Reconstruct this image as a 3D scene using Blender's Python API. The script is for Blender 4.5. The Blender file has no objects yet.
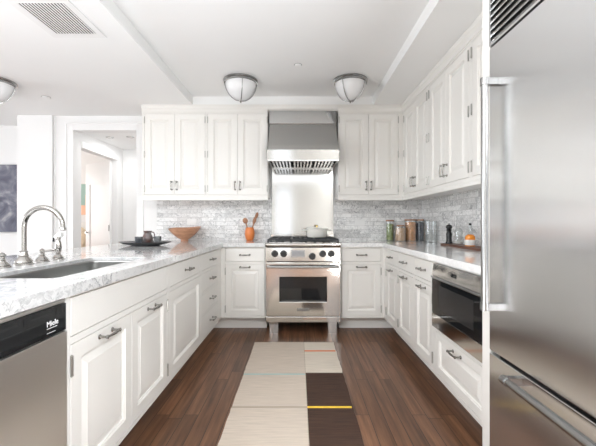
import bpy, bmesh, math, random
from mathutils import Vector, Matrix
random.seed(7)
PI = math.pi
SC = bpy.context.scene
COL = SC.collection

# ------------------------------------------------------------------ camera, world, light, exposure
CAM_H = 1.12
cam_d = bpy.data.cameras.new('camera'); cam = bpy.data.objects.new('camera', cam_d); COL.objects.link(cam)
cam.location = (0, 0, CAM_H); cam.rotation_euler = (PI / 2, 0, 0)
cam_d.sensor_width = 36; cam_d.lens = 349 / 596 * 36; cam_d.clip_start = 0.02; cam_d.clip_end = 200
SC.camera = cam

world = bpy.data.worlds.new('sky'); SC.world = world; world.use_nodes = True
bg = world.node_tree.nodes['Background']; bg.inputs[0].default_value = (0.93, 0.97, 1.0, 1); bg.inputs[1].default_value = 0.4

def area(name, loc, rot, sx, sy, power, color=(1, 1, 1)):
    d = bpy.data.lights.new(name, 'AREA'); d.shape = 'RECTANGLE'; d.size = sx; d.size_y = sy
    d.energy = power; d.color = color
    o = bpy.data.objects.new(name, d); COL.objects.link(o); o.location = loc; o.rotation_euler = rot
    return o
# daylight through the windows behind the camera, the living room windows and the bedroom window, plus added fill lamps behind the camera
area('daylight_rear', (-3.1, -2.75, 1.2), (math.radians(100), 0, 0), 3.5, 2.0, 10, (0.92, 0.96, 1.0))
area('daylight_rear_centre', (-0.45, -2.75, 1.2), (math.radians(88), 0, 0), 0.5, 2.0, 6, (0.92, 0.96, 1.0))
area('fill_light_right', (1.75, -1.1, 1.2), (math.radians(88), 0, PI / 2), 2.2, 2.0, 10, (0.92, 0.96, 1.0))  # added fill light for the left cabinet fronts
area('daylight_living', (-6.2, 1.2, 1.3), (math.radians(96), 0, -PI / 2), 4.6, 2.0, 125, (0.92, 0.96, 1.0))
area('floor_fill_left', (-2.1, -1.3, 0.03), (PI, 0, 0), 1.8, 2.4, 205, (0.91, 0.955, 1.0))  # added fill, shines up from floor level to brighten the ceiling
area('floor_fill_right', (1.2, -1.3, 0.03), (PI, 0, 0), 0.5, 2.4, 150, (0.91, 0.955, 1.0))  # second added fill, shining up on the right side
area('ceiling_fill_left', (-2.1, -1.3, 2.42), (0, 0, 0), 1.8, 2.4, 170, (0.92, 0.96, 1.0))  # added fill below the rear ceiling, lights floor and lower cabinets
area('ceiling_fill_right', (1.2, -1.3, 2.42), (0, 0, 0), 0.5, 2.4, 115, (0.92, 0.96, 1.0))  # narrower added fill below the ceiling, right side
area('hall_downlight', (-2.3, 4.9, 2.25), (0, 0, 0), 0.5, 0.5, 5)
area('daylight_bedroom', (-5.45, 5.6, 1.4), (PI / 2, 0, -PI / 2), 1.1, 1.4, 26, (1, 0.98, 0.95))

vs = SC.view_settings
vs.view_transform = 'Standard'; vs.look = 'None'; vs.gamma = 1; vs.use_curve_mapping = False
vs.exposure = 0.22
try:
    SC.cycles.use_denoising = True
    SC.cycles.max_bounces = 12; SC.cycles.diffuse_bounces = 8; SC.cycles.glossy_bounces = 5
    SC.cycles.transmission_bounces = 8; SC.cycles.transparent_max_bounces = 8
    SC.cycles.caustics_reflective = False; SC.cycles.caustics_refractive = False
    SC.cycles.sample_clamp_indirect = 6
except Exception:
    pass

# ------------------------------------------------------------------ materials
def new_mat(name):
    m = bpy.data.materials.new(name); m.use_nodes = True
    return m, m.node_tree, m.node_tree.nodes['Principled BSDF']
def setp(b, color=None, rough=None, metal=None, **kw):
    if color is not None: b.inputs['Base Color'].default_value = (*color, 1)
    if rough is not None: b.inputs['Roughness'].default_value = rough
    if metal is not None: b.inputs['Metallic'].default_value = metal
    for k, v in kw.items():
        b.inputs[k.replace('_', ' ')].default_value = v
def noise_node(nt, scale, detail=3, vec=None, rough=0.5):
    n = nt.nodes.new('ShaderNodeTexNoise'); n.inputs['Scale'].default_value = scale
    n.inputs['Detail'].default_value = detail; n.inputs['Roughness'].default_value = rough
    if vec is not None: nt.links.new(vec, n.inputs['Vector'])
    return n
def ramp(nt, fac, stops):
    r = nt.nodes.new('ShaderNodeValToRGB'); cr = r.color_ramp
    while len(cr.elements) < len(stops): cr.elements.new(0.5)
    for e, (p, c) in zip(cr.elements, stops):
        e.position = p; e.color = (*c, 1)
    nt.links.new(fac, r.inputs[0]); return r
def mixc(nt, fac, a, b, mode='MIX'):
    m = nt.nodes.new('ShaderNodeMix'); m.data_type = 'RGBA'; m.blend_type = mode
    for s, v in ((m.inputs[0], fac), (m.inputs[6], a), (m.inputs[7], b)):
        if hasattr(v, 'is_linked'): nt.links.new(v, s)
        elif isinstance(v, (int, float)): s.default_value = v
        else: s.default_value = (*v, 1)
    return m.outputs[2]
def bump(nt, b, height, strength=0.2, dist=0.002):
    n = nt.nodes.new('ShaderNodeBump'); n.inputs['Strength'].default_value = strength; n.inputs['Distance'].default_value = dist
    nt.links.new(height, n.inputs['Height']); nt.links.new(n.outputs[0], b.inputs['Normal'])
def geopos(nt):
    return nt.nodes.new('ShaderNodeNewGeometry').outputs['Position']
def mapping(nt, vec, scale=(1, 1, 1), rot=(0, 0, 0), loc=(0, 0, 0)):
    m = nt.nodes.new('ShaderNodeMapping'); nt.links.new(vec, m.inputs[0])
    m.inputs['Scale'].default_value = scale; m.inputs['Rotation'].default_value = rot; m.inputs['Location'].default_value = loc
    return m.outputs[0]
def swizzle(nt, vec, order):
    s = nt.nodes.new('ShaderNodeSeparateXYZ'); c = nt.nodes.new('ShaderNodeCombineXYZ'); nt.links.new(vec, s.inputs[0])
    for i, k in enumerate(order):
        nt.links.new(s.outputs['XYZ'.index(k)], c.inputs[i])
    return c.outputs[0]

def paint(name, color, rough=0.4, amt=0.02):
    m, nt, b = new_mat(name); setp(b, color, rough)
    n = noise_node(nt, 3.0, 2, geopos(nt))
    lo = tuple(c * (1 - amt) for c in color)
    nt.links.new(mixc(nt, n.outputs[0], color, lo), b.inputs['Base Color'])
    return m
M = {}
M['cab'] = paint('cabinet_paint', (0.80, 0.785, 0.75), 0.32)
M['wall'] = paint('wall_paint', (0.80, 0.80, 0.795), 0.6)
M['greige'] = paint('greige_wall_paint', (0.30, 0.28, 0.25), 0.6)
M['ceil'] = paint('ceiling_paint', (0.86, 0.865, 0.86), 0.7)
M['trim'] = paint('trim_paint', (0.81, 0.81, 0.805), 0.35)
M['porcelain'] = paint('cream_enamel', (0.92, 0.90, 0.84), 0.12)
M['plastic'] = paint('white_plastic', (0.85, 0.85, 0.84), 0.35)

def simple(name, color, rough=0.4, metal=0.0, **kw):
    m, nt, b = new_mat(name); setp(b, color, rough, metal, **kw)
    n = noise_node(nt, 60, 2, geopos(nt))
    mr = nt.nodes.new('ShaderNodeMapRange'); mr.inputs['To Min'].default_value = rough * 0.85; mr.inputs['To Max'].default_value = min(1, rough * 1.15)
    nt.links.new(n.outputs[0], mr.inputs[0]); nt.links.new(mr.outputs[0], b.inputs['Roughness'])
    return m
def steel(name, color, rough, aniso=0.0, rot=0.0, grain=None):
    m, nt, b = new_mat(name); setp(b, color, rough, 1.0)
    if aniso:
        b.inputs['Anisotropic'].default_value = aniso; b.inputs['Anisotropic Rotation'].default_value = rot
        t = nt.nodes.new('ShaderNodeTangent'); t.direction_type = 'RADIAL'; t.axis = 'Z'
        nt.links.new(t.outputs[0], b.inputs['Tangent'])
    if grain:
        n = noise_node(nt, 1.0, 3, mapping(nt, geopos(nt), grain))
        mr = nt.nodes.new('ShaderNodeMapRange'); mr.inputs['To Min'].default_value = rough * 0.85; mr.inputs['To Max'].default_value = rough * 1.2
        nt.links.new(n.outputs[0], mr.inputs[0]); nt.links.new(mr.outputs[0], b.inputs['Roughness'])
    return m
M['fridge'] = steel('fridge_steel', (0.76, 0.765, 0.765), 0.20, 0.8, 0.0)
M['steel'] = steel('brushed_steel', (0.64, 0.62, 0.595), 0.10, 0.2, 0.25)
M['steel_h'] = steel('hood_steel', (0.58, 0.58, 0.57), 0.12, 0.2, 0.25)
M['steel_sheet'] = steel('wall_sheet_steel', (0.47, 0.47, 0.465), 0.12, 0.2, 0.25)
M['sink'] = steel('sink_steel', (0.34, 0.34, 0.33), 0.30)
M['bar'] = steel('handle_steel', (0.36, 0.36, 0.355), 0.27)
M['nickel'] = steel('polished_nickel', (0.40, 0.385, 0.365), 0.10)
M['lampnickel'] = steel('satin_nickel', (0.40, 0.40, 0.395), 0.22)
M['pull'] = steel('pewter_pull', (0.33, 0.32, 0.30), 0.26)
M['hinge'] = steel('nickel_hinge', (0.48, 0.47, 0.44), 0.3)
M['dw'] = steel('dishwasher_steel', (0.76, 0.76, 0.75), 0.3, 0.6, 0.25)
M['black'] = simple('black_enamel', (0.015, 0.015, 0.016), 0.25)
M['iron'] = simple('cast_iron', (0.02, 0.022, 0.024), 0.5)
M['blackglass'] = simple('black_glass', (0.010, 0.011, 0.012), 0.03)
M['darkgap'] = simple('gap_shade', (0.02, 0.02, 0.02), 0.8)  # near-black colour that stands for shade in gaps and behind slats
M['tray'] = simple('matte_black_tray', (0.035, 0.036, 0.04), 0.3)
M['display'] = simple('grey_display', (0.35, 0.36, 0.38), 0.12, 0.6)
M['whiteprint'] = simple('white_print', (0.8, 0.8, 0.8), 0.5)
M['greyprint'] = simple('dark_print', (0.08, 0.08, 0.08), 0.4)
M['brass'] = steel('brass_knob', (0.72, 0.52, 0.16), 0.2)

def wood(name, c1, c2, rough=0.45, scale=(8, 8, 60)):
    m, nt, b = new_mat(name); setp(b, c1, rough)
    tc = nt.nodes.new('ShaderNodeTexCoord')
    n = noise_node(nt, 1.0, 5, mapping(nt, tc.outputs['Object'], scale), 0.6)
    r = ramp(nt, n.outputs[0], [(0.3, c1), (0.7, c2)])
    nt.links.new(r.outputs[0], b.inputs['Base Color'])
    return m
M['bowlwood'] = wood('olive_wood', (0.66, 0.37, 0.23), (0.38, 0.18, 0.10), 0.45, (10, 10, 30))
M['boardwood'] = wood('walnut_board', (0.20, 0.085, 0.05), (0.10, 0.045, 0.03), 0.4, (30, 4, 30))
M['spoonwood'] = wood('spoon_wood', (0.42, 0.20, 0.10), (0.20, 0.09, 0.05), 0.5, (30, 30, 8))
M['lidwood'] = wood('lid_wood', (0.42, 0.22, 0.12), (0.28, 0.14, 0.08), 0.5, (30, 8, 8))
M['terracotta'] = simple('orange_glaze', (0.72, 0.22, 0.06), 0.35)

def marble_color(nt, vec, base=(0.86, 0.86, 0.85), grey=(0.50, 0.51, 0.52), scale=1.0, cover=0.5, fine=0.8):
    n0 = noise_node(nt, 2.2 * scale, 4, vec)
    add = nt.nodes.new('ShaderNodeVectorMath'); add.operation = 'MULTIPLY_ADD'
    nt.links.new(n0.outputs['Color'], add.inputs[0]); add.inputs[1].default_value = (0.9, 0.9, 0.9)
    nt.links.new(vec, add.inputs[2])
    n1 = noise_node(nt, 4.5 * scale, 8, add.outputs[0], 0.62)
    sub = nt.nodes.new('ShaderNodeMath'); sub.operation = 'SUBTRACT'; sub.inputs[1].default_value = 0.5
    nt.links.new(n1.outputs[0], sub.inputs[0])
    ab = nt.nodes.new('ShaderNodeMath'); ab.operation = 'ABSOLUTE'; nt.links.new(sub.outputs[0], ab.inputs[0])
    r = ramp(nt, ab.outputs[0], [(0.0, (1, 1, 1)), (0.012, (0.6, 0.6, 0.6)), (0.045, (0, 0, 0))])
    n2 = noise_node(nt, 1.6 * scale, 3, vec)
    r2 = ramp(nt, n2.outputs[0], [(0.35, (0, 0, 0)), (0.7, (cover, cover, cover))])
    mm = nt.nodes.new('ShaderNodeMath'); mm.operation = 'MULTIPLY'
    nt.links.new(r.outputs[0], mm.inputs[0]); nt.links.new(r2.outputs[0], mm.inputs[1])
    n3 = noise_node(nt, 9 * scale, 5, add.outputs[0], 0.6)
    r3 = ramp(nt, n3.outputs[0], [(0.50, (0, 0, 0)), (0.80, (fine, fine, fine))])
    ad = nt.nodes.new('ShaderNodeMath'); ad.operation = 'ADD'; ad.use_clamp = True
    nt.links.new(mm.outputs[0], ad.inputs[0]); nt.links.new(r3.outputs[0], ad.inputs[1])
    return mixc(nt, ad.outputs[0], base, grey)
def mk_counter():
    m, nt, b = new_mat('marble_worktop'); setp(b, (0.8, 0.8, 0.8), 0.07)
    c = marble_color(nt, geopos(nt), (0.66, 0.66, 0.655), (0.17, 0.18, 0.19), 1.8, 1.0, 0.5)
    nt.links.new(c, b.inputs['Base Color']); return m
M['marble'] = mk_counter()
def mk_counter_light():
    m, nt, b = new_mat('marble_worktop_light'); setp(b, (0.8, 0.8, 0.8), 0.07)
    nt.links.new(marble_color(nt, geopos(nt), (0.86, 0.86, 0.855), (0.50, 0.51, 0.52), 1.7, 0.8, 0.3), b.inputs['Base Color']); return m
M['marble_light'] = mk_counter_light()
def mk_tile(name, order):
    m, nt, b = new_mat(name); setp(b, (0.8, 0.8, 0.8), 0.28)
    p = geopos(nt); v = swizzle(nt, p, order)
    br = nt.nodes.new('ShaderNodeTexBrick'); nt.links.new(v, br.inputs['Vector'])
    br.offset = 0.43; br.offset_frequency = 2; br.squash = 0.62; br.squash_frequency = 3
    br.inputs['Color1'].default_value = (1, 1, 1, 1); br.inputs['Color2'].default_value = (0.0, 0.0, 0.0, 1)
    br.inputs['Mortar'].default_value = (0.5, 0.5, 0.5, 1)
    br.inputs['Scale'].default_value = 1.0; br.inputs['Mortar Size'].default_value = 0.002
    br.inputs['Mortar Smooth'].default_value = 0.2
    br.inputs['Brick Width'].default_value = 0.29; br.inputs['Row Height'].default_value = 0.0495
    # marble veins shifted from brick to brick
    add = nt.nodes.new('ShaderNodeVectorMath'); add.operation = 'MULTIPLY_ADD'
    nt.links.new(br.outputs['Color'], add.inputs[0]); add.inputs[1].default_value = (3.1, 2.3, 5.7)
    nt.links.new(p, add.inputs[2])
    c = marble_color(nt, add.outputs[0], (0.93, 0.93, 0.925), (0.22, 0.23, 0.24), 1.9, 1.0)
    tone = ramp(nt, br.outputs['Color'], [(0.0, (0.74, 0.74, 0.74)), (0.5, (0.95, 0.95, 0.95)), (1.0, (1.0, 1.0, 1.0))])
    c = mixc(nt, 1.0, c, tone.outputs[0], 'MULTIPLY')
    c = mixc(nt, br.outputs['Fac'], c, (0.50, 0.50, 0.49))
    nt.links.new(c, b.inputs['Base Color'])
    inv = nt.nodes.new('ShaderNodeMath'); inv.operation = 'SUBTRACT'; inv.inputs[0].default_value = 1
    nt.links.new(br.outputs['Fac'], inv.inputs[1]); bump(nt, b, inv.outputs[0], 0.4, 0.002)
    return m
M['tile_back'] = mk_tile('marble_tile_back', 'XZY')
M['tile_right'] = mk_tile('marble_tile_right', 'YZX')
def mk_floor():
    m, nt, b = new_mat('walnut_floor'); setp(b, (0.1, 0.05, 0.03), 0.36)
    p = geopos(nt); v = swizzle(nt, p, 'YXZ')
    br = nt.nodes.new('ShaderNodeTexBrick'); nt.links.new(v, br.inputs['Vector'])
    br.offset = 0.37; br.offset_frequency = 2; br.squash = 0.8; br.squash_frequency = 3
    br.inputs['Color1'].default_value = (1, 1, 1, 1); br.inputs['Color2'].default_value = (0, 0, 0, 1)
    br.inputs['Mortar'].default_value = (0.5, 0.5, 0.5, 1)
    br.inputs['Scale'].default_value = 1.0; br.inputs['Mortar Size'].default_value = 0.002
    br.inputs['Brick Width'].default_value = 1.25; br.inputs['Row Height'].default_value = 0.083
    add = nt.nodes.new('ShaderNodeVectorMath'); add.operation = 'MULTIPLY_ADD'
    nt.links.new(br.outputs['Color'], add.inputs[0]); add.inputs[1].default_value = (7, 3, 5); nt.links.new(p, add.inputs[2])
    g = noise_node(nt, 1.0, 6, mapping(nt, add.outputs[0], (38, 2.2, 1)), 0.62)
    c = ramp(nt, g.outputs[0], [(0.30, (0.075, 0.034, 0.017)), (0.5, (0.150, 0.070, 0.036)), (0.72, (0.25, 0.125, 0.068))])
    tone = ramp(nt, br.outputs['Color'], [(0.0, (0.66, 0.64, 0.62)), (1.0, (1.15, 1.15, 1.15))])
    cc = mixc(nt, 1.0, c.outputs[0], tone.outputs[0], 'MULTIPLY')
    cc = mixc(nt, br.outputs['Fac'], cc, (0.018, 0.009, 0.006))
    nt.links.new(cc, b.inputs['Base Color'])
    bump(nt, b, g.outputs[0], 0.12, 0.001)
    return m
M['floor'] = mk_floor()
def mk_fabric(name, c, amt=0.12):
    m, nt, b = new_mat(name); setp(b, c, 0.95)
    p = geopos(nt)
    w = noise_node(nt, 1.0, 4, mapping(nt, p, (6, 120, 6)), 0.6)
    lo = tuple(x * (1 - amt) for x in c); hi = tuple(min(1, x * (1 + amt)) for x in c)
    r = ramp(nt, w.outputs[0], [(0.3, lo), (0.7, hi)])
    nt.links.new(r.outputs[0], b.inputs['Base Color'])
    wv = nt.nodes.new('ShaderNodeTexWave'); wv.bands_direction = 'Y'; wv.inputs['Scale'].default_value = 60; nt.links.new(p, wv.inputs['Vector'])
    bump(nt, b, wv.outputs['Fac'], 0.5, 0.002)
    return m
M['rug_cream'] = mk_fabric('rug_cream', (0.56, 0.48, 0.40)); M['rug_cream2'] = mk_fabric('rug_cream_light', (0.64, 0.57, 0.48))
M['rug_brown'] = mk_fabric('rug_brown', (0.050, 0.023, 0.013), 0.4); M['rug_orange'] = mk_fabric('rug_orange', (0.70, 0.20, 0.08))
M['rug_blue'] = mk_fabric('rug_blue', (0.36, 0.50, 0.48)); M['rug_yellow'] = mk_fabric('rug_yellow', (0.85, 0.55, 0.05))
M['rug_seam'] = mk_fabric('rug_seam', (0.40, 0.34, 0.27))
M['fabric_pink'] = mk_fabric('fabric_pink', (0.75, 0.38, 0.33)); M['fabric_cream'] = mk_fabric('fabric_cream', (0.80, 0.68, 0.50))
M['fabric_white'] = mk_fabric('fabric_white', (0.85, 0.84, 0.82), 0.04); M['fabric_olive'] = mk_fabric('fabric_olive', (0.50, 0.48, 0.22))

def mk_glass(name, color=(1, 1, 1), refl=0.10):
    m, nt, b = new_mat(name); nt.nodes.remove(b)
    tr = nt.nodes.new('ShaderNodeBsdfTransparent'); gl = nt.nodes.new('ShaderNodeBsdfGlossy')
    tr.inputs[0].default_value = (*color, 1); gl.inputs['Roughness'].default_value = 0.02
    lw = nt.nodes.new('ShaderNodeLayerWeight'); lw.inputs[0].default_value = 0.3
    mr = nt.nodes.new('ShaderNodeMapRange'); mr.inputs['To Min'].default_value = refl * 0.5; mr.inputs['To Max'].default_value = 0.55
    mx = nt.nodes.new('ShaderNodeMixShader')
    nt.links.new(lw.outputs['Facing'], mr.inputs[0]); nt.links.new(mr.outputs[0], mx.inputs[0])
    nt.links.new(tr.outputs[0], mx.inputs[1]); nt.links.new(gl.outputs[0], mx.inputs[2])
    nt.links.new(mx.outputs[0], nt.nodes['Material Output'].inputs[0])
    return m
M['glass'] = mk_glass('clear_glass', (0.97, 0.98, 0.98))
M['smoke'] = mk_glass('smoked_glass', (0.55, 0.56, 0.56), 0.2)
def mk_bowl():
    m, nt, b = new_mat('frosted_lamp_glass'); setp(b, (0.86, 0.87, 0.88), 0.12)
    b.inputs['Transmission Weight'].default_value = 0.12
    n = noise_node(nt, 5, 2, geopos(nt))
    nt.links.new(mixc(nt, n.outputs[0], (0.88, 0.885, 0.89), (0.84, 0.85, 0.86)), b.inputs['Base Color'])
    return m
M['lampglass'] = mk_bowl()
def mk_speckle(name, c1, c2, scale):
    m, nt, b = new_mat(name); setp(b, c1, 0.8)
    v = nt.nodes.new('ShaderNodeTexVoronoi'); v.inputs['Scale'].default_value = scale; nt.links.new(geopos(nt), v.inputs['Vector'])
    s = nt.nodes.new('ShaderNodeSeparateColor'); nt.links.new(v.outputs['Color'], s.inputs[0])
    r = ramp(nt, s.outputs[0], [(0.2, c1), (0.8, c2)]); nt.links.new(r.outputs[0], b.inputs['Base Color']); return m
M['herb'] = mk_speckle('green_herbs', (0.20, 0.27, 0.08), (0.42, 0.47, 0.22), 60)
M['grain'] = mk_speckle('pale_grain', (0.72, 0.50, 0.34), (0.60, 0.38, 0.24), 120)
M['pasta'] = mk_speckle('amber_sticks', (0.85, 0.42, 0.20), (0.62, 0.30, 0.14), 50)
M['beans'] = mk_speckle('dark_beans', (0.06, 0.07, 0.10), (0.20, 0.21, 0.24), 90)
def mk_glaze(name, c1, c2):
    m, nt, b = new_mat(name); setp(b, c1, 0.3)
    n = noise_node(nt, 14, 4, geopos(nt))
    r = ramp(nt, n.outputs[0], [(0.4, c1), (0.6, c2)]); nt.links.new(r.outputs[0], b.inputs['Base Color']); return m
M['glaze_brown'] = mk_glaze('brown_blue_glaze', (0.12, 0.045, 0.03), (0.16, 0.14, 0.14))
M['glaze_grey'] = mk_glaze('grey_glaze', (0.04, 0.045, 0.055), (0.24, 0.25, 0.25))
M['orange_oil'] = simple('orange_oil', (0.85, 0.28, 0.02), 0.15)
M['label'] = simple('white_label', (0.82, 0.81, 0.78), 0.5)
def mk_painting():
    m, nt, b = new_mat('painted_canvas'); setp(b, (0.3, 0.3, 0.35), 0.5)
    p = mapping(nt, geopos(nt), (1.0, 1.0, 1.0), (0, 0.6, 0))
    n = noise_node(nt, 2.6, 5, p, 0.55); n.inputs['Distortion'].default_value = 1.6
    r = ramp(nt, n.outputs[0], [(0.30, (0.04, 0.04, 0.07)), (0.45, (0.09, 0.09, 0.13)), (0.56, (0.18, 0.18, 0.22)), (0.68, (0.38, 0.37, 0.36)), (0.8, (0.16, 0.15, 0.10))])
    nt.links.new(r.outputs[0], b.inputs['Base Color']); return m
M['painting'] = mk_painting()
M['art_green'] = simple('art_green', (0.34, 0.50, 0.45), 0.6); M['art_peach'] = simple('art_peach', (0.88, 0.55, 0.38), 0.6)

# ------------------------------------------------------------------ mesh helpers
class MB:
    def __init__(s): s.bm = bmesh.new()
    def box(s, x0, x1, y0, y1, z0, z1):
        v = [s.bm.verts.new((x, y, z)) for x in (x0, x1) for y in (y0, y1) for z in (z0, z1)]
        for f in ((0, 1, 3, 2), (4, 6, 7, 5), (0, 4, 5, 1), (2, 3, 7, 6), (0, 2, 6, 4), (1, 5, 7, 3)):
            s.bm.faces.new([v[i] for i in f])
        return s
    def rings(s, rings, cap0=True, cap1=True, closed=True):
        vs_ = [[s.bm.verts.new(p) for p in r] for r in rings]
        n = len(vs_[0])
        for a, b in zip(vs_, vs_[1:]):
            for i in range(n if closed else n - 1):
                j = (i + 1) % n
                try: s.bm.faces.new((a[i], a[j], b[j], b[i]))
                except ValueError: pass
        if cap0: s.bm.faces.new(list(reversed(vs_[0])))
        if cap1: s.bm.faces.new(vs_[-1])
        return s
    def lathe(s, prof, c=(0, 0, 0), n=28, mat=None, sx=1, sy=1, cap0=True, cap1=True):
        R = []
        for r, z in prof:
            ring = []
            for i in range(n):
                a = 2 * PI * i / n
                p = Vector((max(r, 1e-4) * math.cos(a) * sx, max(r, 1e-4) * math.sin(a) * sy, z))
                if mat is not None: p = mat @ p
                ring.append(p + Vector(c))
            R.append(ring)
        return s.rings(R, cap0, cap1)
    def tube(s, pts, r, n=12, caps=True):
        pts = [Vector(p) for p in pts]; R = []
        rs = r if isinstance(r, (list, tuple)) else [r] * len(pts)
        t0 = (pts[1] - pts[0]).normalized()
        up = Vector((0, 0, 1)) if abs(t0.z) < 0.9 else Vector((1, 0, 0))
        u = t0.cross(up).normalized()
        for i, p in enumerate(pts):
            t = ((pts[min(i + 1, len(pts) - 1)] - p).normalized() + (p - pts[max(i - 1, 0)]).normalized())
            t.normalize()
            u = (u - t * u.dot(t)).normalized(); w = t.cross(u)
            R.append([p + (u * math.cos(2 * PI * k / n) + w * math.sin(2 * PI * k / n)) * rs[i] for k in range(n)])
        return s.rings(R, caps, caps)
    def prism(s, prof, x0, x1):   # profile of (y, z) extruded along x
        return s.rings([[(x0, y, z) for y, z in prof], [(x1, y, z) for y, z in prof]])
    def slab(s, outer, holes, z0, z1):   # flat polygon with holes
        for zz in (z1,):
            es = []
            for loop in [outer] + holes:
                v = [s.bm.verts.new((x, y, zz)) for x, y in loop]
                es += [s.bm.edges.new((v[i], v[(i + 1) % len(v)])) for i in range(len(v))]
            g = bmesh.ops.triangle_fill(s.bm, use_beauty=True, use_dissolve=True, edges=es)
            fs = [f for f in g['geom'] if isinstance(f, bmesh.types.BMFace)]
            e = bmesh.ops.extrude_face_region(s.bm, geom=fs)
            for x in e['geom']:
                if isinstance(x, bmesh.types.BMVert): x.co.z = z0
        return s
    def grid(s, us, vs_, mask, lo, hi, axis):
        """solid from cells of a grid; axis = direction of thickness"""
        def P(u, v, w): return {'x': (w, u, v), 'y': (u, w, v), 'z': (u, v, w)}[axis]
        V = {}
        def gv(i, j, k):
            if (i, j, k) not in V: V[i, j, k] = s.bm.verts.new(P(us[i], vs_[j], (lo, hi)[k]))
            return V[i, j, k]
        def on(i, j): return 0 <= i < len(us) - 1 and 0 <= j < len(vs_) - 1 and mask(i, j)
        for i in range(len(us) - 1):
            for j in range(len(vs_) - 1):
                if not on(i, j): continue
                for k in (0, 1): s.bm.faces.new([gv(i, j, k), gv(i + 1, j, k), gv(i + 1, j + 1, k), gv(i, j + 1, k)])
                for di, dj, a, b in ((-1, 0, (i, j), (i, j + 1)), (1, 0, (i + 1, j), (i + 1, j + 1)), (0, -1, (i, j), (i + 1, j)), (0, 1, (i, j + 1), (i + 1, j + 1))):
                    if not on(i + di, j + dj):
                        s.bm.faces.new([gv(*a, 0), gv(*b, 0), gv(*b, 1), gv(*a, 1)])
        return s
    def build(s, name, mat, parent=None, smooth=False, bevel=0.0, sharp=35):
        bm = s.bm
        bmesh.ops.recalc_face_normals(bm, faces=bm.faces)
        me = bpy.data.meshes.new(name); bm.to_mesh(me); bm.free()
        for m_ in (mat if isinstance(mat, list) else [mat]): me.materials.append(m_)
        o = bpy.data.objects.new(name, me); COL.objects.link(o)
        if smooth:
            me.shade_smooth()
            try: me.set_sharp_from_angle(angle=math.radians(sharp))
            except Exception: pass
        if bevel:
            b = o.modifiers.new('bevel', 'BEVEL'); b.width = bevel; b.segments = 2; b.limit_method = 'ANGLE'; b.angle_limit = math.radians(40)
        if parent: o.parent = parent
        return o
def tag(o, label=None, cat=None, group=None, kind=None):
    if label: o['label'] = label
    if cat: o['category'] = cat
    if group: o['group'] = group
    if kind: o['kind'] = kind
    return o
def empty(name, loc, rz=0, label=None, cat=None, group=None):
    o = bpy.data.objects.new(name, None); COL.objects.link(o); o.empty_display_size = 0.1
    o.location = loc; o.rotation_euler = (0, 0, rz)
    return tag(o, label, cat, group)
def struct(o): o['kind'] = 'structure'; return o
def rect_mask(us, vs_, holes):
    def f(i, j):
        cu = (us[i] + us[i + 1]) / 2; cv = (vs_[j] + vs_[j + 1]) / 2
        return not any(a < cu < b and c < cv < d for a, b, c, d in holes)
    return f
def wall(name, axis, lo, hi, u0, u1, v0, v1, holes=(), mat='wall'):
    us = sorted({u0, u1, *[h[0] for h in holes], *[h[1] for h in holes]}); vv = sorted({v0, v1, *[h[2] for h in holes], *[h[3] for h in holes]})
    return struct(MB().grid(us, vv, rect_mask(us, vv, holes), lo, hi, axis).build(name, M[mat]))
def text_mesh(name, txt, size, mat, parent, loc, rot, depth=0.0006, bold=0.0):
    c = bpy.data.curves.new(name, 'FONT'); c.body = txt; c.size = size; c.extrude = depth; c.align_x = 'CENTER'; c.align_y = 'CENTER'; c.offset = bold
    t = bpy.data.objects.new(name + '_src', c); COL.objects.link(t)
    bpy.context.view_layer.update()
    me = bpy.data.meshes.new_from_object(t.evaluated_get(bpy.context.evaluated_depsgraph_get()))
    bpy.data.objects.remove(t)
    me.materials.clear(); me.materials.append(mat)
    me.transform(Matrix.Translation(loc) @ rot.to_4x4())
    o = bpy.data.objects.new(name, me); COL.objects.link(o); o.parent = parent
    return o
RX90 = Matrix.Rotation(PI / 2, 3, 'X')     # text standing up, facing -y
def rounded(x0, x1, y0, y1, r, n=6):
    P = []
    for cx, cy, a0 in ((x1 - r, y1 - r, 0), (x0 + r, y1 - r, PI / 2), (x0 + r, y0 + r, PI), (x1 - r, y0 + r, 1.5 * PI)):
        for k in range(n + 1):
            a = a0 + PI / 2 * k / n; P.append((cx + r * math.cos(a), cy + r * math.sin(a)))
    return P

# ------------------------------------------------------------------ the setting
ZC, ZT = 2.43, 2.526          # dropped ceiling, raised tray
YB, XR = 4.21, 1.50           # back wall, right wall
struct(MB().box(-6.1, 1.62, -2.7, 6.6, -0.06, 0.0).build('floor', M['floor']))
us = [-6.1, -1.17, 0.83, 1.62]; vv = [-2.7, -1.4, 3.88, 4.9]
struct(MB().grid(us, vv, lambda i, j: not (i == 1 and j == 1), ZC, ZT + 0.02, 'z').build('ceiling', M['ceil']))
struct(MB().box(-1.20, 0.86, -1.43, 3.91, ZT, ZT + 0.06).build('ceiling', M['ceil']))
wall('wall_back', 'y', YB, YB + 0.12, -1.86, 1.62, 0, ZC)
wall('wall_right', 'x', XR, XR + 0.12, -2.7, YB, 0, ZC, [(-2.2, 0.0, 0.3, 2.25)])
wall('wall_doorway', 'y', 4.27, 4.39, -3.41, -1.86, 0, ZC, [(-2.74, -1.97, -1, 2.25)])
wall('wall_column', 'y', 4.235, 4.27, -3.41, -2.985, 0, ZC)
wall('wall_column_side', 'x', -3.41, -3.31, 4.39, 4.70, 0, ZC)
wall('wall_living', 'y', 4.70, 4.80, -6.1, -3.31, 0, ZC)
wall('wall_left', 'x', -6.1, -6.0, -2.7, 4.70, 0, ZC, [(-1.0, 1.0, 0.3, 2.25), (1.3, 3.4, 0.3, 2.25)])
wall('wall_rear', 'y', -2.7, -2.6, -6.0, 1.5, 0, ZC, [(-4.8, -1.4, 0.25, 2.3), (-0.7, -0.2, 0.25, 2.3)], 'greige')
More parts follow.
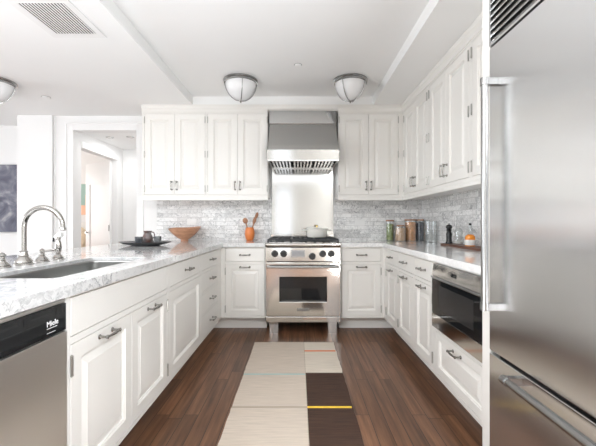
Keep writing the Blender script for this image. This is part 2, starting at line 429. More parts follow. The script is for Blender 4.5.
# hall and bedroom behind the doorway
wall('wall_hall_left', 'x', -2.84, -2.74, 4.39, 6.3, 0, 2.5, [(4.41, 5.27, -1, 2.07)])
wall('wall_hall_far', 'y', 5.46, 5.56, -2.74, -1.8, 0, 2.5)
wall('wall_hall_right', 'x', -1.86, -1.80, 4.33, 5.46, 0, 2.5)
struct(MB().box(-2.74, -1.80, 4.39, 5.5, 2.27, 2.31).build('ceiling', M['ceil']))
struct(MB().box(-5.6, -2.74, 4.80, 6.5, 2.5, 2.54).build('ceiling', M['ceil']))
wall('wall_bedroom_far', 'y', 6.3, 6.4, -5.6, -2.74, 0, 2.5)
wall('wall_bedroom_left', 'x', -5.6, -5.5, 4.80, 6.3, 0, 2.5, [(5.05, 6.15, 0.7, 2.1)])
def casing(name, x0, x1, top, y, w=0.085, proj=0.02, right=True):
    b = MB()
    segs = [(x0 - w, x0, 0, top + w)] + ([(x1, x1 + w, 0, top + w)] if right else []) + [(x0, x1, top, top + w)]
    for a, c, d, e in segs: b.box(a, c, y - proj, y, d, e)
    b.box(x0 - w - 0.012, x0 - w + 0.010, y - proj - 0.01, y - 0.0005, 0, top + w)
    b.box(x0 - w - 0.012, x1 + (w if right else 0), y - proj - 0.010, y - 0.0005, top + w - 0.008, top + w + 0.014)
    return struct(b.build(name, M['trim'], bevel=0.003))
casing('trim_1', -2.74, -1.97, 2.25, 4.27)
# casing around the bedroom opening on the hall's left wall
struct(MB().box(-2.74, -2.722, 5.27, 5.36, 0, 2.15).box(-2.74, -2.722, 4.41, 5.27, 2.07, 2.15).build('trim_2', M['trim'], bevel=0.003))
struct(MB().box(-2.98, -2.962, 4.262, 4.27, 0, ZC - 0.001).build('trim_3', M['trim']))
def window(name, axis, w0, w1, u0, u1, v0, v1, nu):
    us_ = [u0]; step = (u1 - u0) / nu
    b = MB(); t = 0.045
    def bx(a, c, d, e):
        if axis == 'x': b.box(w0, w1, a, c, d, e)
        else: b.box(a, c, w0, w1, d, e)
    bx(u0, u1, v0, v0 + t); bx(u0, u1, v1 - t, v1); bx(u0, u1, (v0 + v1) / 2 - 0.02, (v0 + v1) / 2 + 0.02)
    for k in range(nu + 1):
        c = u0 + step * k; bx(max(u0, c - t / 2), min(u1, c + t / 2), v0 + t, v1 - t)
    return struct(b.build(name, M['trim']))
window('window_1', 'y', -2.68, -2.63, -4.8, -1.4, 0.25, 2.3, 4)
window('window_2', 'y', -2.68, -2.63, -0.7, -0.2, 0.25, 2.3, 1)
window('window_3', 'x', -6.08, -6.03, -1.0, 1.0, 0.3, 2.25, 2)
window('window_4', 'x', -6.08, -6.03, 1.3, 3.4, 0.3, 2.25, 2)
window('added_window_6', 'x', 1.53, 1.58, -2.2, 0.0, 0.3, 2.25, 2)  # added window, put in so light reaches the left cabinet fronts
window('window_5', 'x', -5.58, -5.53, 5.05, 6.15, 0.7, 2.1, 1)
def baseboard(name, axis, w0, w1, u0, u1):
    b = MB()
    if axis == 'x': b.box(w0, w1, u0, u1, 0, 0.12)
    else: b.box(u0, u1, w0, w1, 0, 0.12)
    return struct(b.build(name, M['trim'], bevel=0.004))
baseboard('baseboard_living', 'y', 4.685, 4.70, -6.0, -3.42)
baseboard('baseboard_column', 'y', 4.22, 4.235, -3.41, -2.985)
baseboard('baseboard_left', 'x', -6.0, -5.985, -2.6, 4.68)

# ------------------------------------------------------------------ cabinetry
def panel_front(x0, x1, z0, z1, raised=True, w=0.058, t=0.02):
    """inset front, face on y = 0, looking to -y"""
    def ring(ins, y): return [(x0 + ins, y, z0 + ins), (x1 - ins, y, z0 + ins), (x1 - ins, y, z1 - ins), (x0 + ins, y, z1 - ins)]
    w = min(w, (x1 - x0) * 0.27, (z1 - z0) * 0.27)
    R = [ring(0, t), ring(0, 0.001), ring(0.001, 0.0)]
    if raised:
        R += [ring(w, 0.0), ring(w + 0.002, 0.005), ring(w + 0.007, 0.006), ring(w + 0.009, 0.013), ring(w + 0.016, 0.013), ring(w + 0.042, 0.005), ring(w + 0.043, 0.0035)]
    return MB().rings(R)
def pull(cx, cz, vert=False, L=0.095, out=0.03, s=1.0):
    """small bow pull with two footed posts, face plane y = 0"""
    b = MB()
    def P(u, y, dz=0): return (cx + (0 if vert else u) + (dz if vert else 0), y, cz + (u if vert else 0))
    for sgn in (-1, 1):
        u = sgn * L / 2
        m = Matrix.Rotation(PI / 2, 3, 'X')
        b.lathe([(0.010 * s, 0.0), (0.010 * s, 0.003), (0.006 * s, 0.006), (0.0045 * s, out - 0.005), (0.008 * s, out), (0.008 * s, out + 0.006), (0.004 * s, out + 0.009)], P(u, 0.0), 10, m)
    pts = []; rs = []
    for k in range(9):
        f = k / 8; u = (f - 0.5) * L; pts.append(P(u, -out - 0.003 - 0.004 * math.sin(PI * f))); rs.append(0.0042 + 0.002 * math.sin(PI * f) ** 2)
    b.tube(pts, rs, 8)
    return b
def hinge_mb(x, z):
    b = MB()
    b.tube([(x, -0.004, z - 0.030), (x, -0.004, z + 0.030)], 0.0055, 8)
    b.lathe([(0.0035, 0), (0.0065, 0.004), (0.001, 0.009)], (x, -0.004, z + 0.030), 8)
    b.lathe([(0.001, -0.009), (0.0065, -0.004), (0.0035, 0)], (x, -0.004, z - 0.030), 8)
    return b
GAP = 0.003
def cabinet(name, label, group, loc, rz, W, z0, z1, D, fronts, carc=None, toe=None, open_top=False, crown=None, cat='cabinet', base_rail=None, openings=()):
    r = empty(name, loc, rz, label, cat, group)
    rects = [(f['x0'], f['x1'], f['z0'], f['z1']) for f in fronts] + list(openings)
    us = sorted({0.0, W, *[a for q in rects for a in q[:2]]}); vv = sorted({z0, z1, *[a for q in rects for a in q[2:]]})
    # joined rectangles of a pair leave no stile between them
    b = MB().grid(us, vv, rect_mask(us, vv, rects), 0.0, 0.021, 'y')
    c0, c1 = carc or (0.0, W)
    t = 0.016
    b.box(c0, c0 + t, 0.0215, D, z0, z1).box(c1 - t, c1, 0.0215, D, z0, z1).box(c0 + t, c1 - t, 0.0215, D, z0, z0 + t).box(c0 + t, c1 - t, D - t, D, z0 + t, z1)
    if not openings: b.box(max(c0 + t, 0.0), min(c1 - t, W), 0.0215, 0.025, z0 + t, z1 - (0.0))
    if not open_top and not openings: b.box(c0 + t, c1 - t, 0.0255, D - t, z1 - t, z1)
    b.build('body', M['cab'], r)
    if toe is not None: MB().box(c0, c1, toe, toe + 0.018, 0, z0).box(c0, c0 + .018, toe + .0185, D, 0, z0).box(c1 - .018, c1, toe + .0185, D, 0, z0).build('toe_kick', M['cab'], r)
    if crown:
        zc = crown
        MB().prism([(0.0, z1), (-0.008, z1), (-0.010, z1 + 0.012), (-0.022, z1 + 0.030), (-0.030, z1 + 0.040), (-0.030, zc), (0.05, zc), (0.05, z1)], c0 if carc else 0, W).build('crown', M['cab'], r)
    if base_rail:
        MB().prism([(-0.010, z0 - 0.028), (-0.010, z0 - 0.006), (-0.004, z0), (0.02, z0), (0.02, z0 - 0.028)], 0, W).build('light_rail', M['cab'], r)
    for f in fronts:
        g0 = GAP if not f.get('jl') else GAP / 2; g1 = GAP if not f.get('jr') else GAP / 2
        a, c, d, e = f['x0'] + g0, f['x1'] - g1, f['z0'] + GAP, f['z1'] - GAP
        o = panel_front(a, c, d, e, f.get('raised', True), f.get('w', 0.058)).build(f.get('kind', 'door'), M['cab'], r)
        for (hx, hz, vert) in f.get('pulls', ()): pull(hx, hz, vert, L=f.get('L', 0.095)).build('handle', M['pull'], o, smooth=True)
        for (hx, hz) in f.get('hinges', ()): hinge_mb(hx, hz).build('hinge', M['hinge'], o, smooth=True)
    return r
ZB, ZK = 0.872, 0.14          # underside of worktop, cabinet bottom
DR = (0.722, 0.862); DO = (0.158, 0.697)
def drawer(x0, x1, z=DR, raised=False, pull_=True, L=0.095):
    return dict(kind='drawer', x0=x0, x1=x1, z0=z[0], z1=z[1], raised=raised, L=L, pulls=[((x0 + x1) / 2, (z[0] + z[1]) / 2, False)] if pull_ else [])
def door(x0, x1, hinge='l', z=DO, jl=False, jr=False, L=0.095):
    hx = x0 + 0.001 if hinge == 'l' else x1 - 0.001
    return dict(x0=x0, x1=x1, z0=z[0], z1=z[1], jl=jl, jr=jr, L=L, pulls=[((x0 + x1) / 2, z[1] - 0.030, False)], hinges=[(hx, z[0] + 0.075), (hx, z[1] - 0.075)])

XL, XRF, YF = -0.79, 0.89, 3.60   # faces of left, right and back runs
GB = 'white base cabinets'
# left run (local x = world Y)
L0 = 1.185
cabinet('sink_cabinet', 'white double door base cabinet under the sink, right beside the dishwasher', GB, (XL, L0, 0), PI / 2, 2.13 - L0, ZK, ZB, 0.61,
        [drawer(1.212 - L0, 2.108 - L0, pull_=False), door(1.212 - L0, 1.66 - L0, 'l', jr=True), door(1.66 - L0, 2.108 - L0, 'r', jl=True)], toe=0.12, open_top=True)
L1 = 2.131
cabinet('base_cabinet', 'white one door base cabinet on the left, between sink cabinet and drawer stack', GB, (XL, L1, 0), PI / 2, 2.85 - L1, ZK, ZB, 0.61,
        [drawer(2.150 - L1, 2.832 - L1), dict(x0=2.150 - L1, x1=2.832 - L1, z0=DO[0], z1=DO[1])], toe=0.12)
L2 = 2.851
cabinet('drawer_cabinet', 'white cabinet of four stacked slab drawers at the far end of left run', GB, (XL, L2, 0), PI / 2, 3.60 - L2, ZK, ZB, 0.61,
        [drawer(2.87 - L2, 3.478 - L2, z) for z in (DR, (0.545, 0.700), (0.365, 0.525), (0.158, 0.347))], toe=0.12)
# end of the peninsula, near the camera
MB().box(0, 0.018, 0, 0.60, 0, ZB).build('end_panel', M['cab'])
ep = bpy.data.objects['end_panel']; ep.location = (XL, 0.545, 0); ep.rotation_euler = (0, 0, PI / 2)
tag(ep, 'white end panel closing the peninsula beside the dishwasher', 'panel')
# back run
cabinet('base_cabinet', 'white base cabinet with one drawer and one door, back wall just left of the range', GB, (XL, YF, 0), 0, 0.457, ZK, ZB, 0.60,
        [drawer(0.039, 0.447), door(0.039, 0.447, 'l')], carc=(-0.60, 0.457), toe=0.13)
cabinet('base_cabinet', 'white base cabinet with one drawer and one door, back wall just right of the range', GB, (0.437, YF, 0), 0, 0.453, ZK, ZB, 0.60,
        [drawer(0.013, 0.421), door(0.013, 0.421, 'r')], carc=(0.0, 1.04), toe=0.13)
# right run (local x = -Y)
def RX(y): return 3.60 - y
cabinet('base_cabinet', 'white three door, three drawer base cabinet on the right, beside the microwave', GB, (XRF, 3.60, 0), -PI / 2, RX(2.285), ZK, ZB, 0.60,
        [drawer(RX(3.515), RX(3.135), L=0.07), drawer(RX(3.095), RX(2.70)), drawer(RX(2.665), RX(2.30)),
         door(RX(3.515), RX(3.135), 'l', L=0.07), door(RX(3.095), RX(2.70), 'l'), door(RX(2.665), RX(2.30), 'r')], toe=0.12)
R0 = 2.284
cabinet('microwave_cabinet', 'white base cabinet on the right holding the microwave over one panelled drawer', GB, (XRF, R0, 0), -PI / 2, R0 - 1.502, ZK, ZB, 0.60,
        [dict(kind='drawer', x0=0.028, x1=0.64, z0=0.160, z1=0.425, raised=True, w=0.045, pulls=[(0.33, 0.385, False)])],
        toe=0.12, openings=[(0.020, 0.648, 0.455, 0.862)])

# uppers
def upper(label, loc, rz, W, doors, z0=1.400, ztop=2.352, D=0.325, carc=None):
    fr = []
    dz = (1.432, 2.336)
    for i, (a, c, hg) in enumerate(doors):
        hx = a + 0.001 if hg == 'l' else c - 0.001
        px = c - 0.028 if hg == 'l' else a + 0.028
        fr.append(dict(x0=a, x1=c, z0=dz[0], z1=dz[1], jl=hg == 'r', jr=hg == 'l', w=0.062, L=0.085, pulls=[(px, 1.535, True)],
                       hinges=[(hx, dz[0] + 0.07), (hx, (dz[0] + dz[1]) / 2), (hx, dz[1] - 0.07)]))
    return cabinet('wall_cabinet', label, 'white wall cabinets', loc, rz, W, z0, ztop, D, fr, crown=ZC - 0.002, carc=carc, base_rail=True)
YU = 3.88
upper('white double door wall cabinet, far left one over the wooden bowl', (-1.734, YU, 0), 0, 0.708, [(0.027, 0.359, 'l'), (0.359, 0.702, 'r')])
upper('white double door wall cabinet immediately left of the range hood', (-1.0255, YU, 0), 0, 0.690, [(0.020, 0.354, 'l'), (0.354, 0.684, 'r')])
upper('white double door wall cabinet immediately right of the range hood', (0.446, YU, 0), 0, 0.724, [(0.010, 0.338, 'l'), (0.338, 0.670, 'r')], carc=(0.0, 1.045))
XU = 1.17
struct(MB().prism([(YU, 2.368), (YU - 0.022, ZC - 0.048), (YU - 0.030, ZC - 0.038), (YU - 0.030, ZC - 0.002), (YU + 0.10, ZC - 0.002), (YU + 0.10, 2.368)], -0.3345, 0.4450).build('trim_4', M['cab']))
upper('white double door wall cabinet on the right wall, in the back corner over the jars', (XU, YU, 0), -PI / 2, 0.745, [(0.03, 0.372, 'l'), (0.372, 0.720, 'r')])
upper('white double door wall cabinet in the middle of the right wall, over the pepper mill', (XU, 3.134, 0), -PI / 2, 0.765, [(0.02, 0.367, 'l'), (0.367, 0.745, 'r')])
upper('white double door wall cabinet on the right wall partly hidden by the refrigerator panel', (XU, 2.368, 0), -PI / 2, 0.866, [(0.02, 0.43, 'l'), (0.43, 0.846, 'r')])
tp = MB().box(0.792, XR - 0.002, 1.437, 1.500, 0, ZC - 0.002).build('tall_panel', M['cab'], bevel=0.001)
tag(tp, 'tall white panel standing between the refrigerator and the worktop', 'panel')

# ------------------------------------------------------------------ worktops, backsplash
ZW = 0.914
sinkhole = rounded(-1.235, -0.905, 1.30, 2.10, 0.032)
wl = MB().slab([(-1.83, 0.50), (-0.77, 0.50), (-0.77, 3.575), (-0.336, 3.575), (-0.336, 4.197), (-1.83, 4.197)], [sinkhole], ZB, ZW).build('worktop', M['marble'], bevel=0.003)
tag(wl, 'grey veined white marble worktop of the left run, with the sink cut in', 'worktop')
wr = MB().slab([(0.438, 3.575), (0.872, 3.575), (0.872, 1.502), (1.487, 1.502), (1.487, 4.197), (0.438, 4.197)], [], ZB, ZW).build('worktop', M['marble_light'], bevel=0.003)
tag(wr, 'white marble worktop on the right run under the jars and pepper mill', 'worktop')
MB().box(-1.70, -0.316, 4.198, 4.2095, ZW - 0.04, 1.4).build('tile_backsplash', M['tile_back'])
tag(bpy.data.objects['tile_backsplash'], 'marble brick backsplash on the back wall left of the range', 'backsplash')
o = MB().box(0.428, 1.488, 4.198, 4.2095, ZW - 0.04, 1.4).build('tile_backsplash', M['tile_back'])
tag(o, 'marble brick backsplash on the back wall right of the range', 'backsplash')
o = MB().box(1.488, 1.4995, 1.502, 4.2095, ZW - 0.04, 1.4).build('tile_backsplash', M['tile_right'])
tag(o, 'marble brick backsplash along the right wall', 'backsplash')
o = MB().box(-0.314, 0.426, 4.192, 4.2095, 0.90, 1.80).build('steel_backsplash', M['steel_sheet'])
tag(o, 'plain stainless steel sheet on the wall between range and hood', 'backsplash')

def outlet(x, z, label):
    r = empty('power_outlet', (x, 4.198, z), 0, label, 'power outlet')
    MB().rings([[(a, y, c) for a, c in ((-h, -v), (h, -v), (h, v), (-h, v))] for h, v, y in ((0.058, 0.036, 0), (0.058, 0.036, -0.004), (0.055, 0.033, -0.006))]).build('plate', M['plastic'], r)
    for s in (-1, 1): MB().box(s * 0.027 - 0.017, s * 0.027 + 0.017, -0.0085, -0.0062, -0.014, 0.014).build('socket', M['plastic'], r, bevel=0.001)
outlet(-1.275, 1.135, 'white power outlet on the backsplash behind the wooden bowl')
outlet(0.745, 1.125, 'white power outlet on the backsplash right of the range')

# ------------------------------------------------------------------ sink and taps
r = empty('kitchen_sink', (-1.07, 1.70, ZW - 0.017), 0, 'undermounted stainless steel sink in the left marble worktop', 'sink')
b = MB(); hx, hy = 0.1615, 0.3965
R = []
for ins, z, rr in ((0.0, -0.001, 0.04), (0.0, -0.012, 0.04), (0.006, -0.17, 0.045), (0.03, -0.205, 0.05), (0.12, -0.212, 0.05)):
    R.append([(x, y, z) for x, y in rounded(-hx + ins, hx - ins, -hy + ins, hy - ins, max(0.01, rr))])
b.rings(R, cap0=False, cap1=True)
o = b.build('basin', M['sink'], r, smooth=True)
md = o.modifiers.new('thick', 'SOLIDIFY'); md.thickness = 0.0015; md.offset = 1
MB().lathe([(0.042, -0.2115), (0.042, -0.2085), (0.036, -0.2075), (0.030, -0.2100), (0.001, -0.2102)], (0, 0, 0), 20).build('drain', M['nickel'], r, smooth=True)
FX = -1.36
r = empty('kitchen_faucet', (FX, 1.73, ZW), 0, 'polished nickel gooseneck faucet with lever handles behind the sink', 'faucet')
MB().lathe([(0.043, 0), (0.043, 0.005), (0.037, 0.010), (0.039, 0.014), (0.036, 0.022), (0.026, 0.032), (0.020, 0.040), (0.022, 0.044), (0.018, 0.050), (0.016, 0.062), (0.018, 0.066), (0.014, 0.070)], (0, 0, 0), 28).build('base', M['nickel'], r, smooth=True)
pts = [(0, 0, 0.06), (0, 0, 0.12), (0, 0, 0.186)]
for k in range(1, 17):
    a = PI - PI * k / 16; pts.append((0.0965 + 0.0965 * math.cos(a), 0, 0.186 + 0.0965 * math.sin(a)))
pts.append((0.193, 0, 0.172))
sp = MB().tube(pts, 0.0125, 16).build('spout', M['nickel'], r, smooth=True)
MB().lathe([(0.0135, 0.168), (0.0155, 0.169), (0.0155, 0.182), (0.0135, 0.185)], (0.193, 0, 0), 18).build('aerator', M['nickel'], sp, smooth=True)
for dy, sg, nm in ((0.125, 1, None), (-0.125, -1, None)):
    h = MB().lathe([(0.034, 0), (0.034, 0.004), (0.028, 0.009), (0.030, 0.013), (0.020, 0.024), (0.012, 0.032), (0.015, 0.037), (0.011, 0.042), (0.011, 0.050), (0.015, 0.054), (0.015, 0.060), (0.009, 0.066), (0.003, 0.070)], (0, dy, 0), 24).build('handle', M['nickel'], r, smooth=True)
    MB().tube([(0.005 * sg, dy, 0.056), (0.030 * sg, dy, 0.059), (0.058 * sg, dy, 0.062), (0.074 * sg, dy, 0.063)], [0.004, 0.0045, 0.0065, 0.005], 10).build('lever', M['nickel'], h, smooth=True)
r = empty('side_sprayer', (FX, 1.98, ZW), 0, 'polished nickel side sprayer standing right of the faucet', 'sprayer')
MB().lathe([(0.033, 0), (0.033, 0.004), (0.026, 0.009), (0.028, 0.014), (0.018, 0.024), (0.012, 0.030), (0.013, 0.034)], (0, 0, 0), 24).build('base', M['nickel'], r, smooth=True)
MB().lathe([(0.010, 0.034), (0.015, 0.045), (0.017, 0.070), (0.014, 0.095), (0.009, 0.110), (0.012, 0.114), (0.011, 0.125), (0.011, 0.130)], (0, 0, 0), 20).build('body', M['nickel'], r, smooth=True)
MB().tube([(-0.018, 0, 0.122), (0.0, 0, 0.135), (0.022, 0, 0.140)], [0.010, 0.013, 0.015], 14).build('spray_head', M['plastic'], r, smooth=True)
MB().tube([(-0.014, 0, 0.132), (-0.026, 0, 0.120), (-0.027, 0, 0.100)], [0.005, 0.005, 0.006], 8).build('trigger', M['black'], r, smooth=True)

# ------------------------------------------------------------------ dishwasher
r = empty('dishwasher', (XL, 0.565, 0), PI / 2, 'built-in dishwasher with stainless door and black control strip', 'dishwasher')
W = 0.604
MB().box(0.004, W - 0.004, 0.0, 0.57, 0.10, 0.868).build('body', M['dw'], r)
MB().box(0.006, W - 0.006, -0.012, -0.0005, 0.856, 0.868).build('top_strip', M['dw'], r, bevel=0.001)
MB().box(0.004, W - 0.004, -0.016, -0.0005, 0.766, 0.854).build('control_panel', M['blackglass'], r, bevel=0.001)
MB().box(0.004, W - 0.004, -0.020, -0.0005, 0.14, 0.762).build('door', M['dw'], r, bevel=0.002)
MB().box(0.02, W - 0.02, 0.05, 0.07, 0.0, 0.098).build('toe_kick', M['black'], r)
text_mesh('logo', 'Miele', 0.024, M['whiteprint'], r, (0.535, -0.0165, 0.805), RX90, bold=0.0)
MB().box(0.510, 0.556, -0.0168, -0.0162, 0.7905, 0.7925).build('print_line', M['whiteprint'], r)
MB().box(0.510, 0.548, -0.0168, -0.0162, 0.7770, 0.7783).build('print_line', M['whiteprint'], r)

# ------------------------------------------------------------------ range
r = empty('gas_range', (0.052, 3.55, 0), 0, 'freestanding stainless steel gas range with oven in the back run', 'range')
w = 0.379
MB().box(-w, w, 0.03, 0.635, 0.112, 0.905).build('body', M['steel'], r)
# control panel with bullnose
o = MB().prism([(0.029, 0.722), (0.0, 0.722), (0.0, 0.872), (-0.004, 0.876), (-0.014, 0.884), (-0.020, 0.896), (-0.018, 0.910), (-0.008, 0.920), (0.029, 0.924)], -w, w).build('control_panel', M['steel'], r)
MB().box(-w + 0.01, w - 0.01, -0.0025, -0.0004, 0.868, 0.876).build('dark_strip', M['black'], r)  # black strip painted as the shadow under the bullnose
for cx, cz in ((-0.289, 0.808), (-0.198, 0.808), (0.093, 0.782), (0.199, 0.808), (0.287, 0.808)):
    m = Matrix.Rotation(PI / 2, 3, 'X')
    k = MB().lathe([(0.034, 0.0), (0.034, 0.005), (0.030, 0.006), (0.030, 0.026), (0.026, 0.034), (0.001, 0.034)], (cx, 0, cz), 24, m)
    ko = k.build('knob', M['black'], r, smooth=True)
    MB().lathe([(0.036, 0.0), (0.036, 0.003), (0.034, 0.0045), (0.030, 0.0045)], (cx, -0.0002, cz), 24, m, cap1=False).build('knob_ring', M['bar'], ko, smooth=True)
    MB().box(cx - 0.005, cx + 0.005, -0.044, -0.0342, cz - 0.026, cz + 0.026).build('grip', M['black'], ko, bevel=0.001)
MB().box(-0.125, 0.022, -0.003, -0.0003, 0.770, 0.846).build('display_frame', M['bar'], r, bevel=0.001)
MB().box(-0.115, 0.012, -0.005, -0.0032, 0.780, 0.836).build('display', M['display'], r)
MB().box(-w + 0.01, w - 0.01, -0.002, -0.0003, 0.7222, 0.7320).build('dark_strip', M['black'], r)  # black strip along the lower edge of the panel
# oven door
us = [-w + 0.002, -0.247, 0.235, w - 0.002]; us = [-w + 0.002, -0.240, 0.240, w - 0.002]; vv = [0.178, 0.322, 0.575, 0.712]
dr = MB().grid(us, vv, lambda i, j: not (i == 1 and j == 1), -0.02, 0.028, 'y').build('oven_door', M['steel'], r, bevel=0.004)
MB().box(-0.240, 0.240, -0.008, 0.01, 0.322, 0.575).build('window', M['blackglass'], dr)
MB().box(-0.225, 0.225, -0.0092, -0.0083, 0.335, 0.337).build('rack_line', M['display'], dr)
hb = MB().tube([(-0.362, -0.070, 0.680), (0.362, -0.070, 0.680)], 0.013, 16)
for s in (-1, 1): hb.box(s * 0.350 - 0.012, s * 0.350 + 0.012, -0.070, -0.0203, 0.668, 0.692)
hb.build('handle', M['bar'], dr, smooth=True)
MB().box(-0.062, 0.062, -0.0225, -0.0203, 0.228, 0.258).build('badge', M['bar'], dr, bevel=0.001)
text_mesh('logo', 'WOLF', 0.029, M['greyprint'], dr, (0.0, -0.0232, 0.243), RX90, bold=0.0)
MB().box(-w, w, -0.010, 0.028, 0.112, 0.168).build('kick_panel', M['steel'], r, bevel=0.003)
for sx, yy in ((-1, 0.035), (1, 0.035), (-1, 0.56), (1, 0.56)):
    cx = sx * 0.298
    MB().rings([[(cx + a * q, yy + b_ * q2, z) for a, b_ in ((-1, -1), (1, -1), (1, 1), (-1, 1))] for q, q2, z in ((0.042, 0.03, 0.0), (0.046, 0.032, 0.110))]).build('leg', M['steel'], r)
# hob
MB().box(-w + 0.004, w - 0.004, 0.03, 0.60, 0.9055, 0.922).build('hob_plate', M['black'], r, bevel=0.003)
MB().box(-w + 0.004, w - 0.004, 0.602, 0.634, 0.9055, 0.985).build('backguard', M['steel'], r, bevel=0.003)
for gx in (-0.245, 0.0, 0.245):
    g = MB(); x0, x1, y0, y1 = gx - 0.116, gx + 0.116, 0.045, 0.590
    for yy in (y0, (y0 + y1) / 2, y1): g.box(x0, x1, yy - 0.007, yy + 0.007, 0.938, 0.954)
    for xx in (x0, x1): g.box(xx - 0.006, xx + 0.006, y0 + 0.0072, y1 - 0.0072, 0.938, 0.9535)
    for yc in ((y0 * 3 + y1) / 4, (y0 + 3 * y1) / 4):
        for k in range(8):
            a = k * PI / 4 + PI / 8
            g.tube([(gx + 0.035 * math.cos(a), yc + 0.035 * math.sin(a), 0.948), (gx + 0.108 * math.cos(a), yc + 0.112 * math.sin(a), 0.948)], 0.005, 6)
    for xx in (x0, x1):
        for yy in (y0, y1): g.box(xx - 0.007, xx + 0.007, yy - 0.0068, yy + 0.0068, 0.9225, 0.9375)
    g.build('grate', M['iron'], r)
    for yc in ((y0 * 3 + y1) / 4, (y0 + 3 * y1) / 4):
        MB().lathe([(0.045, 0.9225), (0.045, 0.930), (0.032, 0.932), (0.032, 0.940), (0.001, 0.941)], (gx, yc, 0), 20).build('burner', M['iron'], r, smooth=True)
# pot
r = empty('dutch_oven', (0.215, 3.99, 0.9545), 0, 'cream enamel pot with lid and brass knob on the rear right burner', 'pot')
MB().lathe([(0.085, 0.0), (0.104, 0.004), (0.116, 0.022), (0.119, 0.090), (0.121, 0.096), (0.114, 0.096), (0.110, 0.03), (0.001, 0.012)], (0, 0, 0), 36, cap1=True).build('body', M['porcelain'], r, smooth=True)
for s in (-1, 1):
    MB().tube([(s * 0.112, -0.035, 0.082), (s * 0.150, -0.028, 0.084), (s * 0.158, 0, 0.085), (s * 0.150, 0.028, 0.084), (s * 0.112, 0.035, 0.082)], 0.007, 8).build('handle', M['porcelain'], r, smooth=True)
ld = MB().lathe([(0.122, 0.0965), (0.123, 0.101), (0.110, 0.107), (0.070, 0.114), (0.020, 0.118), (0.001, 0.118)], (0, 0, 0), 36).build('lid', M['porcelain'], r, smooth=True)
MB().lathe([(0.007, 0.118), (0.006, 0.126), (0.015, 0.131), (0.016, 0.138), (0.010, 0.143), (0.001, 0.144)], (0, 0, 0), 18).build('knob', M['brass'], ld, smooth=True)

# ------------------------------------------------------------------ hood
r = empty('range_hood', (0.055, 4.190, 1.777), 0, 'flared stainless steel range hood between the wall cabinets', 'range hood')
def hood_ring(z, y, hw): return [(-hw, 0, z), (-hw, y, z), (hw, y, z), (hw, 0, z)]
zz = lambda z: z - 1.777
R = [hood_ring(zz(2.222), -0.300, 0.372)]
for k in range(1, 9):
    f = k / 8; e = f ** 1.15
    R.append(hood_ring(zz(2.222 - 0.334 * f), -0.300 - 0.238 * (0.35 * f + 0.65 * f * f), 0.372 + 0.006 * f))
MB().rings(R, cap0=True, cap1=False).build('canopy', M['steel_h'], r, smooth=True, sharp=9)
MB().box(-0.3745, 0.3745, -0.308, 0, zz(2.2245), zz(2.366)).build('duct_cover', M['steel_h'], r, bevel=0.002)
MB().rings([hood_ring(0.1105, -0.5395, 0.3785), hood_ring(0.006, -0.528, 0.3785)], cap0=False, cap1=False).build('lip', M['steel_sheet'], r)
fr = MB().grid([-0.378, -0.350, 0.350, 0.378], [-0.533, -0.505, -0.06, 0], lambda i, j: not (i == 1 and j == 1), -0.006, 0.0055, 'z').build('bottom_frame', M['steel_h'], r, bevel=0.002)
MB().box(-0.350, 0.350, -0.505, -0.06, 0.05, 0.052).build('inner_plate', M['darkgap'], r)  # dark sheet painted as the shade between the baffles
for k in range(3):
    x0 = -0.345 + k * 0.232
    f = MB()
    for j in range(6):
        xx = x0 + 0.012 + j * 0.036
        f.prism([(-0.495, -0.001), (-0.495, 0.012), (-0.07, 0.012), (-0.07, -0.001)], xx, xx + 0.018)
    f.box(x0, x0 + 0.224, -0.503, -0.4955, -0.002, 0.018); f.box(x0, x0 + 0.224, -0.0695, -0.062, -0.002, 0.018)
    f.build('baffle_filter', M['steel_h'], r)

# ------------------------------------------------------------------ microwave drawer
r = empty('built_in_microwave', (XRF, 2.284, 0), -PI / 2, 'built-in stainless microwave drawer with black glass front in the right run', 'microwave')
a, c = 0.022, 0.646
MB().box(a + 0.004, c - 0.004, 0.004, 0.5, 0.458, 0.858).build('body', M['black'], r)
cp = MB().prism([(0.003, 0.783), (-0.022, 0.783), (-0.012, 0.860), (0.003, 0.860)], a, c).build('control_panel', M['steel'], r, bevel=0.001)
MB().prism([(-0.0215, 0.812), (-0.0190, 0.832), (-0.0180, 0.832), (-0.0205, 0.812)], 0.30, 0.355).build('display', M['blackglass'], cp)
dd = MB().box(a, c, -0.022, 0.003, 0.545, 0.768).build('door', M['blackglass'], r, bevel=0.001)
MB().box(a, c, -0.030, 0.003, 0.769, 0.781).build('handle_lip', M['bar'], r, bevel=0.002)
MB().box(a, c, -0.0225, 0.003, 0.458, 0.543).build('lower_trim', M['steel'], r, bevel=0.001)
MB().box(0.13, c - 0.09, -0.0226, -0.0222, 0.585, 0.735).build('window', M['black'], dd)

# ------------------------------------------------------------------ refrigerator
r = empty('refrigerator', (0.785, 1.434, 0), -PI / 2, 'large stainless steel refrigerator with bottom freezer drawer at right edge', 'refrigerator')
W = 0.91
MB().box(0, W, 0.045, 0.70, 0.0, 2.13).build('body', M['darkgap'], r)  # near-black body paints the shade in the door gaps
dd = MB().box(0.0015, W, 0.0, 0.042, 0.603, 1.832).build('door', M['fridge'], r, bevel=0.003)
fz = MB().box(0.0015, W, 0.0, 0.042, 0.10, 0.590).build('freezer_drawer', M['fridge'], r, bevel=0.003)
MB().box(0.0015, W, 0.05, 0.06, 0.0, 0.095).build('kick_plate', M['fridge'], r)
hb = MB(); hx = 0.052
hb.tube([(hx, -0.046, 0.775), (hx, -0.046, 1.692)], 0.0135, 20)
for z in (0.775, 1.665):
    hb.box(hx - 0.013, hx + 0.013, -0.046, -0.0005, z + 0.001, z + 0.026)
    hb.lathe([(0.0165, z), (0.0165, z + 0.028)], (hx, -0.046, 0), 20)
hb.build('handle', M['bar'], dd, smooth=True)
hb = MB()
